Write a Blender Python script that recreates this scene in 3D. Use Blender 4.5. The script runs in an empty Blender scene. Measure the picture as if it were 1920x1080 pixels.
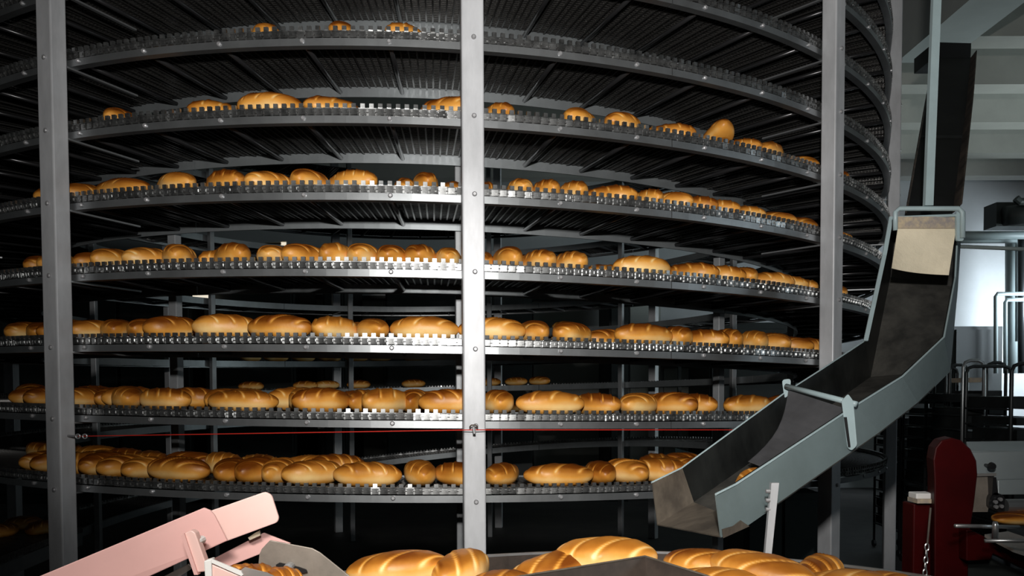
import bpy, bmesh, math, random
from mathutils import Vector, Matrix
random.seed(11)
PI = math.pi
S = bpy.context.scene
COL = S.collection

# ------------------------------------------------------------------ camera
F, CY, PT, ROLL, EYE = 1544.64, 791.27, 0.035922, -0.0037054, 1.6
cam = bpy.data.cameras.new('camera'); cam_o = bpy.data.objects.new('camera', cam); COL.objects.link(cam_o)
cam.sensor_width = 36.0; cam.lens = F / 1920 * 36.0
cam.shift_y = (CY - 540) / 1920
cam.clip_start = 0.05
cam_o.matrix_world = Matrix.Translation((0, 0, EYE)) @ Matrix.Rotation(PI/2 - PT, 4, 'X') @ Matrix.Rotation(ROLL, 4, 'Z')
S.camera = cam_o

# ------------------------------------------------------------------ world, lights, exposure
W = bpy.data.worlds.new('world'); S.world = W; W.use_nodes = True
W.node_tree.nodes['Background'].inputs[0].default_value = (0.55, 0.7, 0.75, 1)
W.node_tree.nodes['Background'].inputs[1].default_value = 0.004
def look(o, tgt):
    d = Vector(tgt) - o.location
    o.rotation_euler = d.to_track_quat('-Z', 'Y').to_euler()
def spot(name, loc, tgt, power, col, size, blend, rad):
    l = bpy.data.lights.new(name, 'SPOT'); l.energy = power; l.color = col
    l.spot_size = math.radians(size); l.spot_blend = blend; l.shadow_soft_size = rad
    o = bpy.data.objects.new(name, l); COL.objects.link(o); o.location = loc; look(o, tgt); return o
def area(name, loc, tgt, power, col, sx, sy, spread=180):
    l = bpy.data.lights.new(name, 'AREA'); l.energy = power; l.color = col; l.shape = 'RECTANGLE'; l.size = sx; l.size_y = sy; l.spread = math.radians(spread)
    o = bpy.data.objects.new(name, l); COL.objects.link(o); o.location = loc; look(o, tgt); return o
# the photographer's flash, held above the camera and pointed up at the tiers
spot('flash', (0.02, -0.12, 2.2), (0.08, 3.25, 2.68), 520, (1.0, 0.97, 0.93), 86, 1.0, 0.05)
# added fill light behind and above the camera, brightening the foreground
area('overhead_strip_light', (-0.25, -0.7, 3.1), (0.0, 1.65, 0.75), 14, (1.0, 0.96, 0.9), 0.9, 0.25, 54)
# added bare area lights: assumed daylight from the right, wall has no windows
area('window_daylight', (9.3, 11.7, 2.9), (7.6, 13.6, 2.3), 115, (0.78, 0.9, 1.0), 2.2, 1.2, 110)
area('side_window_daylight', (8.6, 1.2, 3.2), (1.5, 3.6, 1.6), 26, (0.78, 0.92, 1.0), 2.0, 1.6)
area('far_window_daylight', (9.7, 8.6, 2.0), (4.5, 9.5, 5.2), 80, (0.80, 0.95, 0.97), 2.0, 1.0, 95)  # added to brighten the ceiling
S.view_settings.view_transform = 'Standard'; S.view_settings.look = 'None'
S.view_settings.exposure = 0.06; S.view_settings.gamma = 1.0; S.view_settings.use_curve_mapping = False

# ------------------------------------------------------------------ helpers
def ray(px, py):
    u, v = px - 960.0, py - CY
    cr, sr = math.cos(ROLL), math.sin(ROLL)
    u2, v2 = u*cr + v*sr, -u*sr + v*cr
    x, up = u2/F, -v2/F
    c, s = math.cos(PT), math.sin(PT)
    return Vector((x, c + up*s, -s + up*c))
def at(px, py, Y):
    d = ray(px, py); d = d * (Y / d.y)
    return Vector((d.x, d.y, d.z + EYE))
def proj(P):
    X, Y, Z = P[0], P[1], P[2] - EYE
    c, s = math.cos(PT), math.sin(PT)
    y2, z2 = Y*c - Z*s, Z*c + Y*s
    u, v = F*X/y2, -F*z2/y2
    cr, sr = math.cos(ROLL), math.sin(ROLL)
    return 960 + u*cr - v*sr, CY + u*sr + v*cr

MATS = {}
def mat(name, col, rough=0.5, metal=0.0, var=0.0, vscale=8.0, col2=None, bump=0.0, bscale=60.0, spec=0.5, stretch=(1, 1, 1), coat=0.0):
    m = bpy.data.materials.new(name); m.use_nodes = True
    nt = m.node_tree; b = nt.nodes['Principled BSDF']
    b.inputs['Base Color'].default_value = (*col, 1); b.inputs['Roughness'].default_value = rough
    b.inputs['Metallic'].default_value = metal; b.inputs['Specular IOR Level'].default_value = spec
    b.inputs['Coat Weight'].default_value = coat
    if var > 0 or col2 or bump > 0:
        tc = nt.nodes.new('ShaderNodeTexCoord'); mp = nt.nodes.new('ShaderNodeMapping')
        mp.inputs['Scale'].default_value = stretch; nt.links.new(tc.outputs['Object'], mp.inputs[0])
    if var > 0 or col2:
        n = nt.nodes.new('ShaderNodeTexNoise'); n.inputs['Scale'].default_value = vscale; n.inputs['Detail'].default_value = 6
        n.inputs['Roughness'].default_value = 0.65
        nt.links.new(mp.outputs[0], n.inputs['Vector'])
        r = nt.nodes.new('ShaderNodeValToRGB'); r.color_ramp.elements[0].position = 0.36; r.color_ramp.elements[1].position = 0.66
        lo = col2 if col2 else tuple(c*(1-var) for c in col); hi = col if col2 else tuple(min(1, c*(1+var*0.6)) for c in col)
        r.color_ramp.elements[0].color = (*lo, 1); r.color_ramp.elements[1].color = (*hi, 1)
        nt.links.new(n.outputs[0], r.inputs[0]); nt.links.new(r.outputs[0], b.inputs['Base Color'])
    if bump > 0:
        n2 = nt.nodes.new('ShaderNodeTexNoise'); n2.inputs['Scale'].default_value = bscale; n2.inputs['Detail'].default_value = 4
        nt.links.new(mp.outputs[0], n2.inputs['Vector'])
        bp = nt.nodes.new('ShaderNodeBump'); bp.inputs['Strength'].default_value = bump; bp.inputs['Distance'].default_value = 0.01
        nt.links.new(n2.outputs[0], bp.inputs['Height']); nt.links.new(bp.outputs[0], b.inputs['Normal'])
    MATS[name] = m; return m

M_post = mat('galvanised post', (0.50, 0.51, 0.53), 0.45, 0.15, var=0.22, vscale=5, stretch=(1, 1, 0.35), bump=0.04, bscale=40)
M_ipost = mat('inner post steel', (0.26, 0.27, 0.28), 0.45, 0.3, var=0.2, vscale=5)  # post steel darkened: dimness inside the spiral is put into the colour
M_rail = mat('rail steel', (0.34, 0.355, 0.365), 0.34, 0.82, var=0.25, vscale=3)
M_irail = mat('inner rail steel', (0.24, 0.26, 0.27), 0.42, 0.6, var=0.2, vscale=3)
M_link = mat('chain steel', (0.30, 0.305, 0.305), 0.28, 0.88, var=0.5, vscale=25)
M_bar = mat('dark support bar', (0.06, 0.06, 0.063), 0.28, 0.7)
M_brk = mat('bracket steel', (0.3, 0.31, 0.32), 0.35, 0.7)
M_bolt = mat('bolt steel', (0.36, 0.36, 0.37), 0.45, 0.5)
M_belt = mat('belt mesh steel', (0.045, 0.043, 0.042), 0.36, 0.6, var=0.45, vscale=40, bump=0.5, bscale=140)
M_rod = mat('belt rod steel', (0.095, 0.093, 0.09), 0.27, 0.8)
M_red = mat('red paint', (0.042, 0.0006, 0.001), 0.5, 0.0, var=0.25, vscale=7, spec=0.15)
M_pink = mat('pink paint', (0.74, 0.43, 0.40), 0.5, 0.0, var=0.06, vscale=3)
M_pink2 = mat('pale pink paint', (0.80, 0.53, 0.48), 0.5, 0.0, var=0.06, vscale=3)
M_white = mat('white plastic', (0.75, 0.74, 0.72), 0.5)
M_chute = mat('grey green paint', (0.155, 0.20, 0.205), 0.5, 0.0, var=0.10, vscale=6, bump=0.05, bscale=90)
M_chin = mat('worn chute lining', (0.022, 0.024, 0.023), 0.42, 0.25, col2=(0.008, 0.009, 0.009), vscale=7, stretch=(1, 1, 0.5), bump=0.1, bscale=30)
M_chfl = mat('scuffed chute floor', (0.10, 0.096, 0.086), 0.4, 0.3, col2=(0.026, 0.026, 0.025), vscale=5, bump=0.1, bscale=30)
M_tip = mat('brown stained steel', (0.20, 0.17, 0.135), 0.35, 0.4, col2=(0.10, 0.085, 0.07), vscale=7, stretch=(1, 3, 1))
M_frame = mat('pale blue grey paint', (0.36, 0.46, 0.48), 0.42, 0.0, var=0.08, vscale=8)
M_curt = mat('cream canvas', (0.80, 0.71, 0.53), 0.8, 0.0, var=0.10, vscale=9, bump=0.15, bscale=150)
M_strip = mat('mottled canvas strip', (0.52, 0.42, 0.28), 0.8, 0.0, col2=(0.28, 0.25, 0.24), vscale=40)
M_flap = mat('grey rubber flap', (0.075, 0.075, 0.08), 0.5, 0.0, var=0.2, vscale=9)
M_tray = mat('brown steel tray', (0.11, 0.085, 0.07), 0.38, 0.55, col2=(0.06, 0.048, 0.042), vscale=9)
M_rim = mat('bright rim steel', (0.55, 0.56, 0.57), 0.3, 0.85)
M_steel = mat('brushed steel', (0.42, 0.40, 0.38), 0.4, 0.6, var=0.15, vscale=6)
M_brnpl = mat('weathered grey plate', (0.27, 0.235, 0.20), 0.5, 0.35, var=0.2, vscale=14)
M_gpan = mat('machine grey panel', (0.30, 0.34, 0.35), 0.42, 0.2, var=0.08, vscale=5)
M_black = mat('black plastic', (0.012, 0.012, 0.013), 0.4)
M_conv = mat('black conveyor rubber', (0.010, 0.011, 0.011), 0.6, 0.0, var=0.4, vscale=4)
M_convs = mat('rusty conveyor side', (0.14, 0.11, 0.088), 0.6, 0.2, col2=(0.03, 0.027, 0.025), vscale=9)
M_rack = mat('rack steel', (0.055, 0.06, 0.062), 0.35, 0.6)
M_rackb = mat('bright rack tube', (0.45, 0.47, 0.48), 0.3, 0.7)
M_rtray = mat('dark baking tray', (0.03, 0.033, 0.033), 0.5, 0.4, var=0.5, vscale=5)
M_dark = mat('dark painted metal', (0.02, 0.024, 0.023), 0.55, 0.1, var=0.2, vscale=4)
M_pipe = mat('grey pipe paint', (0.30, 0.36, 0.36), 0.45)
M_wall = mat('grey plaster', (0.44, 0.45, 0.45), 0.85, 0.0, var=0.08, vscale=1.2, bump=0.1, bscale=20)
M_ceil = mat('ceiling concrete', (0.42, 0.45, 0.44), 0.9, 0.0, var=0.12, vscale=0.9)
M_beam = mat('beam concrete', (0.36, 0.35, 0.32), 0.9, 0.0, var=0.12, vscale=1.1)
M_floor = mat('dark floor', (0.05, 0.047, 0.043), 0.6, 0.0, col2=(0.025, 0.024, 0.023), vscale=2.2)
M_cord = mat('red cord', (0.5, 0.02, 0.01), 0.6)
M_glass = mat('frosted window', (0.33, 0.34, 0.31), 0.5)

def crust_material():
    m = bpy.data.materials.new('bread crust'); m.use_nodes = True
    nt = m.node_tree; b = nt.nodes['Principled BSDF']
    at_ = nt.nodes.new('ShaderNodeVertexColor'); at_.layer_name = 'crust'
    sep = nt.nodes.new('ShaderNodeSeparateColor'); nt.links.new(at_.outputs[0], sep.inputs[0])
    tc = nt.nodes.new('ShaderNodeTexCoord'); n = nt.nodes.new('ShaderNodeTexNoise')
    oi = nt.nodes.new('ShaderNodeObjectInfo')
    add = nt.nodes.new('ShaderNodeVectorMath'); add.operation = 'ADD'
    sc = nt.nodes.new('ShaderNodeVectorMath'); sc.operation = 'SCALE'; sc.inputs['Scale'].default_value = 7.0
    cmb = nt.nodes.new('ShaderNodeCombineXYZ')
    for i in range(3): nt.links.new(oi.outputs['Random'], cmb.inputs[i])
    nt.links.new(cmb.outputs[0], sc.inputs[0]); nt.links.new(tc.outputs['Object'], add.inputs[0]); nt.links.new(sc.outputs[0], add.inputs[1])
    nt.links.new(add.outputs[0], n.inputs['Vector']); n.inputs['Scale'].default_value = 11; n.inputs['Detail'].default_value = 5
    # R = pale amount (flanks, ends of slashes), plus noise
    m1 = nt.nodes.new('ShaderNodeMath'); m1.operation = 'MULTIPLY_ADD'; m1.inputs[1].default_value = 0.55; m1.inputs[2].default_value = -0.27
    nt.links.new(n.outputs[0], m1.inputs[0])
    m2 = nt.nodes.new('ShaderNodeMath'); m2.operation = 'ADD'; nt.links.new(sep.outputs[0], m2.inputs[0]); nt.links.new(m1.outputs[0], m2.inputs[1])
    m3 = nt.nodes.new('ShaderNodeMath'); m3.operation = 'MULTIPLY_ADD'; m3.inputs[1].default_value = 0.30; m3.inputs[2].default_value = -0.15
    nt.links.new(oi.outputs['Random'], m3.inputs[0])
    m4 = nt.nodes.new('ShaderNodeMath'); m4.operation = 'ADD'; nt.links.new(m2.outputs[0], m4.inputs[0]); nt.links.new(m3.outputs[0], m4.inputs[1])
    r = nt.nodes.new('ShaderNodeValToRGB'); e = r.color_ramp.elements
    e[0].position = 0.0; e[0].color = (0.17, 0.042, 0.003, 1)
    e[1].position = 1.0; e[1].color = (0.98, 0.68, 0.29, 1)
    x = e.new(0.28); x.color = (0.43, 0.155, 0.018, 1)
    x = e.new(0.58); x.color = (0.74, 0.335, 0.058, 1)
    nt.links.new(m4.outputs[0], r.inputs[0]); nt.links.new(r.outputs[0], b.inputs['Base Color'])
    b.inputs['Roughness'].default_value = 0.42; b.inputs['Specular IOR Level'].default_value = 0.35
    n2 = nt.nodes.new('ShaderNodeTexNoise'); n2.inputs['Scale'].default_value = 90; nt.links.new(add.outputs[0], n2.inputs['Vector'])
    bp = nt.nodes.new('ShaderNodeBump'); bp.inputs['Strength'].default_value = 0.12; bp.inputs['Distance'].default_value = 0.004
    nt.links.new(n2.outputs[0], bp.inputs['Height']); nt.links.new(bp.outputs[0], b.inputs['Normal'])
    return m
M_bread = crust_material()

class MB:
    """collects shapes into one mesh"""
    def __init__(s): s.v = []; s.f = []
    def quadbox(s, pts):            # 8 points: bottom 4 then top 4
        o = len(s.v); s.v += [tuple(p) for p in pts]
        for q in ((0,3,2,1),(4,5,6,7),(0,1,5,4),(1,2,6,5),(2,3,7,6),(3,0,4,7)): s.f.append(tuple(o+i for i in q))
    def box(s, a, b, mx=None):
        (x0,y0,z0),(x1,y1,z1) = a, b
        p = [Vector(q) for q in ((x0,y0,z0),(x1,y0,z0),(x1,y1,z0),(x0,y1,z0),(x0,y0,z1),(x1,y0,z1),(x1,y1,z1),(x0,y1,z1))]
        if mx is not None: p = [mx @ q for q in p]
        s.quadbox(p)
    def tube(s, pts, r, n=10, cap=True):
        pts = [Vector(p) for p in pts]; o = len(s.v); k = len(pts)
        up = None
        for i, p in enumerate(pts):
            t = (pts[min(i+1, k-1)] - pts[max(i-1, 0)]).normalized()
            if up is None:
                up = Vector((0,0,1)) if abs(t.z) < 0.9 else Vector((1,0,0))
            a = t.cross(up).normalized(); b = a.cross(t).normalized(); up = b
            rr = r[i] if isinstance(r, (list, tuple)) else r
            for j in range(n):
                an = 2*PI*j/n; s.v.append(tuple(p + a*math.cos(an)*rr + b*math.sin(an)*rr))
        for i in range(k-1):
            for j in range(n):
                s.f.append((o+i*n+j, o+i*n+(j+1)%n, o+(i+1)*n+(j+1)%n, o+(i+1)*n+j))
        if cap:
            s.f.append(tuple(o+j for j in reversed(range(n)))); s.f.append(tuple(o+(k-1)*n+j for j in range(n)))
    def prism(s, poly, off):        # 3-D polygon extruded along a vector
        off = Vector(off); o = len(s.v); n = len(poly)
        s.v += [tuple(Vector(p)) for p in poly] + [tuple(Vector(p)+off) for p in poly]
        s.f.append(tuple(o+i for i in range(n))); s.f.append(tuple(o+n+i for i in reversed(range(n))))
        for i in range(n): s.f.append((o+i, o+n+i, o+n+(i+1)%n, o+(i+1)%n))
    def mesh(s, name, m, smooth=False):
        me = bpy.data.meshes.new(name); me.from_pydata(s.v, [], s.f); me.materials.append(m)
        bm = bmesh.new(); bm.from_mesh(me); bmesh.ops.recalc_face_normals(bm, faces=bm.faces); bm.to_mesh(me); bm.free()
        if smooth:
            for p in me.polygons: p.use_smooth = True
        return me
    def build(s, name, m, parent=None, smooth=False, bevel=0.0):
        o = bpy.data.objects.new(name, s.mesh(name, m, smooth)); COL.objects.link(o); o.parent = parent
        if bevel:
            b = o.modifiers.new('bevel', 'BEVEL'); b.width = bevel; b.segments = 2; b.limit_method = 'ANGLE'; b.angle_limit = 0.6
        return o
def obj(name, me, parent=None, mx=None):
    o = bpy.data.objects.new(name, me); COL.objects.link(o); o.parent = parent
    if mx is not None: o.matrix_local = mx
    return o
def tag(o, label=None, cat=None, group=None, kind=None):
    if label: o['label'] = label
    if cat: o['category'] = cat
    if group: o['group'] = group
    if kind: o['kind'] = kind
    return o
def thing(name, label, cat, group=None):
    o = bpy.data.objects.new(name, None); COL.objects.link(o); o.empty_display_size = 0.1
    return tag(o, label, cat, group)
def rounded(poly, r, n=4):          # round the corners of a 3-D polygon
    out = []; k = len(poly)
    for i in range(k):
        p, a, b = Vector(poly[i]), Vector(poly[i-1]), Vector(poly[(i+1) % k])
        da, db = (a-p), (b-p); rr = min(r, da.length*0.45, db.length*0.45)
        pa, pb = p+da.normalized()*rr, p+db.normalized()*rr
        for j in range(n+1):
            t = j/n; out.append(pa*(1-t)**2 + p*2*t*(1-t) + pb*t*t)
    return out

# ------------------------------------------------------------------ the room
def struct(name, mb, m, **k):
    o = mb.build(name, m, **k); o['kind'] = 'structure'; return o
XL, XR, YB, YF, HC = -9.5, 10.0, 13.6, -4.0, 5.35
m = MB(); m.box((XL, YF, -0.1), (XR, YB, 0)); struct('floor', m, M_floor)
m = MB(); m.box((XL, YB, 0), (XR, YB+0.2, HC)); struct('wall_back', m, M_wall)
m = MB(); m.box((XL-0.2, YF, 0), (XL, YB, HC)); struct('wall_left', m, M_wall)
m = MB(); m.box((XL, YF-0.2, 0), (XR, YF, HC)); struct('wall_front', m, M_wall)
m = MB(); m.box((XR, YF, 0), (XR+0.2, YB, HC)); struct('wall_right', m, M_wall)
ceil = MB(); ceil.box((XL, YF, HC), (XR, YB, HC+0.2)); ceil_o = struct('ceiling', ceil, M_ceil)
for yb in (4.6, 6.6, 7.75, 8.95, 10.2, 11.5, 12.7):
    m = MB(); m.box((XL+0.02, yb, 4.88), (XR-0.02, yb+0.28, HC-0.001)); m.build('ceiling_beam', M_beam, ceil_o)
m = MB(); m.box((3.55, YF+0.02, 4.62), (4.0, 7.7, HC-0.002)); m.build('ceiling_girder', M_ceil, ceil_o)

# ------------------------------------------------------------------ the spiral
R, Z0, PIT, AC, D = 3.235, 1.711, 0.29619, -0.0925126, 6.5
BW = 0.555
C = Vector((D*math.sin(AC), D*math.cos(AC), 0))
E1 = -C.normalized(); E2 = Vector((-E1.y, E1.x, 0))
T0, T1 = -2.45*2*PI, 7.75*2*PI
def sm(t): t = max(0, min(1, t)); return t*t*(3-2*t)
def zf(t): return EYE + Z0 - PIT*t/(2*PI) - 0.42*sm((t/(2*PI) - 7.33)/0.42)
def hp(t, r, dz=0.0):
    p = C + E1*(r*math.cos(t)) + E2*(r*math.sin(t)); p.z = zf(t) + dz; return p
def hmx(t, r, dz=0.0):             # frame: x tangent, y inward, z up
    rad = E1*math.cos(t) + E2*math.sin(t); tan = E2*math.cos(t) - E1*math.sin(t)
    mx = Matrix((( tan.x, -rad.x, 0, 0), (tan.y, -rad.y, 0, 0), (0, 0, 1, 0), (0, 0, 0, 1)))
    return Matrix.Translation(hp(t, r, dz)) @ mx
def sweep(mb, t0, t1, prof, step=math.radians(1.5)):     # prof: closed (r, dz) loop
    n = max(2, int(math.ceil((t1-t0)/step))); k = len(prof); o = len(mb.v)
    for i in range(n+1):
        t = t0 + (t1-t0)*i/n
        for r, dz in prof: mb.v.append(tuple(hp(t, r, dz)))
    for i in range(n):
        for j in range(k): mb.f.append((o+i*k+j, o+i*k+(j+1)%k, o+(i+1)*k+(j+1)%k, o+(i+1)*k+j))
    mb.f.append(tuple(o+j for j in range(k))); mb.f.append(tuple(o+n*k+j for j in range(k)))
def norm(t):
    a = (t + PI) % (2*PI) - PI; return a
def tier(t): return int(round((t - norm(t))/(2*PI)))

SP = thing('spiral_cooling_conveyor', 'tall dark steel spiral conveyor stacked with tiers of bread', 'conveyor')
mb = MB(); sweep(mb, T0, T1, [(R-0.012, -0.029), (R-BW+0.01, -0.029), (R-BW+0.01, -0.032), (R-0.012, -0.032)])
belt = mb.build('belt', M_belt, SP)
# fine cross rods under and over the belt
NL = 592
mb = MB(); dl = 2*PI/NL
for i in range(int(T0/dl)+1, int(T1/dl)):
    t = i*dl
    mx = hmx(t, R-0.014)
    mb.box((-0.0035, 0, -0.038 - 0.004*(i % 3 == 0)), (0.0035, BW-0.03, -0.026), mx)
for q in range(29):
    rr = 0.03 + q*0.018
    sweep(mb, T0, T1, [(R-rr, -0.027), (R-rr-0.003, -0.027), (R-rr-0.003, -0.036), (R-rr, -0.036)], math.radians(3))
tag(mb.build('belt_rods', M_rod, belt), kind='stuff')
# edge chain: the 300 nearest links as parts, the rest joined
def link_shapes(mb, mx):
    tz_, bz_ = Matrix.Rotation(0.085, 4, 'Z'), Matrix.Rotation(-0.085, 4, 'Z')
    mb.box((-0.0085, -0.006, -0.015), (0.0085, 0.006, 0.0), mx @ tz_)              # upright tab
    mb.box((-0.0165, 0.001, -0.018), (0.0165, 0.006, -0.0145), mx @ tz_)           # bar under the tabs
    mb.box((-0.0125, 0.002, -0.0415), (0.0125, 0.009, -0.0185), mx @ bz_)          # plate
    mb.box((-0.0185, 0.010, -0.042), (0.0185, 0.014, -0.016), mx)                  # overlap behind the next link
    mb.box((0.003, -0.003, -0.034), (0.010, 0.004, -0.024), mx @ bz_)              # pin head
mbl = MB(); link_shapes(mbl, Matrix()); link_me = mbl.mesh('chain_link', M_link)
cands = []
for i in range(int(T0/dl)+1, int(T1/dl)):
    t = i*dl; p = hp(t, R)
    vis = abs(norm(t)) < math.radians(50) and 0 < proj(p)[1] < 1080 and 0 < proj(p)[0] < 1920
    cands.append(((p - Vector((0,0,EYE))).length + (0 if vis else 50), i))
near = set(i for _, i in sorted(cands)[:300])
mbf = MB()
for _, i in cands:
    t = i*dl
    mx = hmx(t, R-0.006) @ Matrix.Rotation(random.gauss(0, 0.03), 4, 'Z') @ Matrix.Rotation(random.gauss(0, 0.05), 4, 'X')
    if i in near: obj('chain_link', link_me, belt, mx)
    else: link_shapes(mbf, mx)
tag(mbf.build('chain_links', M_link, belt), kind='stuff')

# bolts
def cyl_me(name, m, r, h, n=10):
    b = MB(); b.tube([(0,0,0),(0,-h*0.6,0),(0,-h,0)], [r, r, r*0.6], n); return b.mesh(name, m)
bolt_me = cyl_me('bolt', M_bolt, 0.0095, 0.009)
# outer rails in 60 degree lengths, each with its bolts
SPK = math.radians(6)
seg = math.radians(60); t = T0
while t < T1 - 0.01:
    t2 = min(t+seg, T1)
    mb = MB(); sweep(mb, t+0.0006, t2-0.0006, [(R-0.004, -0.046), (R-0.009, -0.046), (R-0.009, -0.0695), (R-0.04, -0.0695), (R-0.04, -0.0745), (R-0.004, -0.0745)])
    ro = mb.build('outer_rail', M_rail, SP)
    k = math.ceil((t - math.radians(3))/SPK)
    while math.radians(3) + k*SPK < t2:
        tb = math.radians(3) + k*SPK
        if abs(norm(tb)) < math.radians(62) and tier(tb) >= -1:
            obj('bolt', bolt_me, ro, hmx(tb, R-0.004, -0.056))
        k += 1
    t = t2
# inner rails
t = T0 + 0.3
while t < T1 - 0.01:
    t2 = min(t+seg, T1)
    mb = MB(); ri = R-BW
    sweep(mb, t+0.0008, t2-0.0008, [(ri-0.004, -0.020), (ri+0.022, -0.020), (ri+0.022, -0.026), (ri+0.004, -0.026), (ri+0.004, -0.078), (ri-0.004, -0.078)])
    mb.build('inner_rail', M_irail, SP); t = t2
# radial bars under the belt
mb = MB(); mb.tube([(0, 0, 0), (0, BW-0.012, 0)], 0.0095, 10); bar_me = mb.mesh('support_bar', M_bar, True)
mbf = MB(); k = math.ceil((T0 - math.radians(3))/SPK)
while math.radians(3) + k*SPK < T1:
    tb = math.radians(3) + k*SPK
    mx = hmx(tb, R-0.010, -0.057)
    if abs(norm(tb)) < math.radians(88) and tier(tb) >= -1: obj('support_bar', bar_me, SP, mx)
    else: mbf.box((-0.009, 0, -0.011), (0.009, BW-0.012, 0.011), mx)
    k += 1
tag(mbf.build('support_bars', M_bar, SP), kind='stuff')
# outer and inner posts
RP = R + 0.045
POSTS = [-28.6, 2.6, 35.4, 68, 101, 134, 167, 200, 233, 266, 299]
for a in POSTS:
    th = math.radians(a); mx = hmx(th, RP); mx.translation.z = 0
    mb = MB(); mb.box((-0.043, -0.037, 0.0), (0.043, 0.037, 4.7), mx)
    po = mb.build('post', M_post, SP, bevel=0.006)
    near_post = abs(norm(th)) < math.radians(75)
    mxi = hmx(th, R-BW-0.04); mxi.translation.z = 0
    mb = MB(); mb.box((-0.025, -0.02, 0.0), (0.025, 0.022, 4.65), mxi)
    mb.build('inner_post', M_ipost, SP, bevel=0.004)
    if near_post:
        for n in range(-2, 8):
            tt = norm(th) + 2*PI*n
            if not T0 < tt < T1: continue
            b = hmx(tt, RP+0.037, -0.06)
            obj('bolt', bolt_me, po, b @ Matrix.Translation((0.004, 0, 0)))
            mb = MB(); mb.box((0.026, 0.05, -0.083), (0.042, 0.42, -0.0755), hmx(tt, RP+0.02))
            mb.build('bracket', M_brk, SP)
# straight outfeed run leaving the bottom tier on the left
OUT = thing('outfeed_conveyor', 'straight dark mesh belt leaving the bottom of the spiral at left', 'conveyor')
tan = E1.copy(); rad = -E2.copy()
p0 = hp(T1, R)
def op(s, r, dz): return C + rad*r + tan*s + Vector((0, 0, p0.z + dz))
def straight(name, r0, r1, z0, z1, m, parent, s0=0.0, s1=4.2):
    b = MB(); b.quadbox([op(s0,r0,z0), op(s1,r0,z0), op(s1,r1,z0), op(s0,r1,z0), op(s0,r0,z1), op(s1,r0,z1), op(s1,r1,z1), op(s0,r1,z1)])
    return b.build(name, m, parent)
ob = straight('belt', R-BW+0.012, R-0.012, -0.017, -0.012, M_belt, OUT)
b = MB()
for i in range(124):
    s = 0.012 + i*0.034
    b.quadbox([op(s,R-BW+0.014,-0.022), op(s+.007,R-BW+0.014,-0.022), op(s+.007,R-0.014,-0.022), op(s,R-0.014,-0.022),
               op(s,R-BW+0.014,-0.009), op(s+.007,R-BW+0.014,-0.009), op(s+.007,R-0.014,-0.009), op(s,R-0.014,-0.009)])
tag(b.build('belt_rods', M_rod, ob), kind='stuff')
b = MB()
for i in range(124):
    s = 0.006 + i*0.034
    for r in (R-BW, R-0.008):
        b.quadbox([op(s,r,-0.04), op(s+.02,r,-0.04), op(s+.02,r+0.01,-0.04), op(s,r+0.01,-0.04), op(s,r,0), op(s+.02,r,0), op(s+.02,r+0.01,0), op(s,r+0.01,0)])
tag(b.build('chain_links', M_link, ob), kind='stuff')
straight('side_rail', R-BW-0.004, R-BW+0.004, -0.14, -0.046, M_irail, OUT)
straight('side_rail', R-0.006, R+0.002, -0.14, -0.046, M_irail, OUT)
for s in (0.5, 2.2, 3.9):
    for r in (R-BW+0.01, R-0.05):
        b = MB(); q = op(s, r, 0); b.box((q.x, q.y, 0), (q.x+0.04, q.y+0.04, p0.z-0.10)); b.build('leg', M_brk, OUT)

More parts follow.
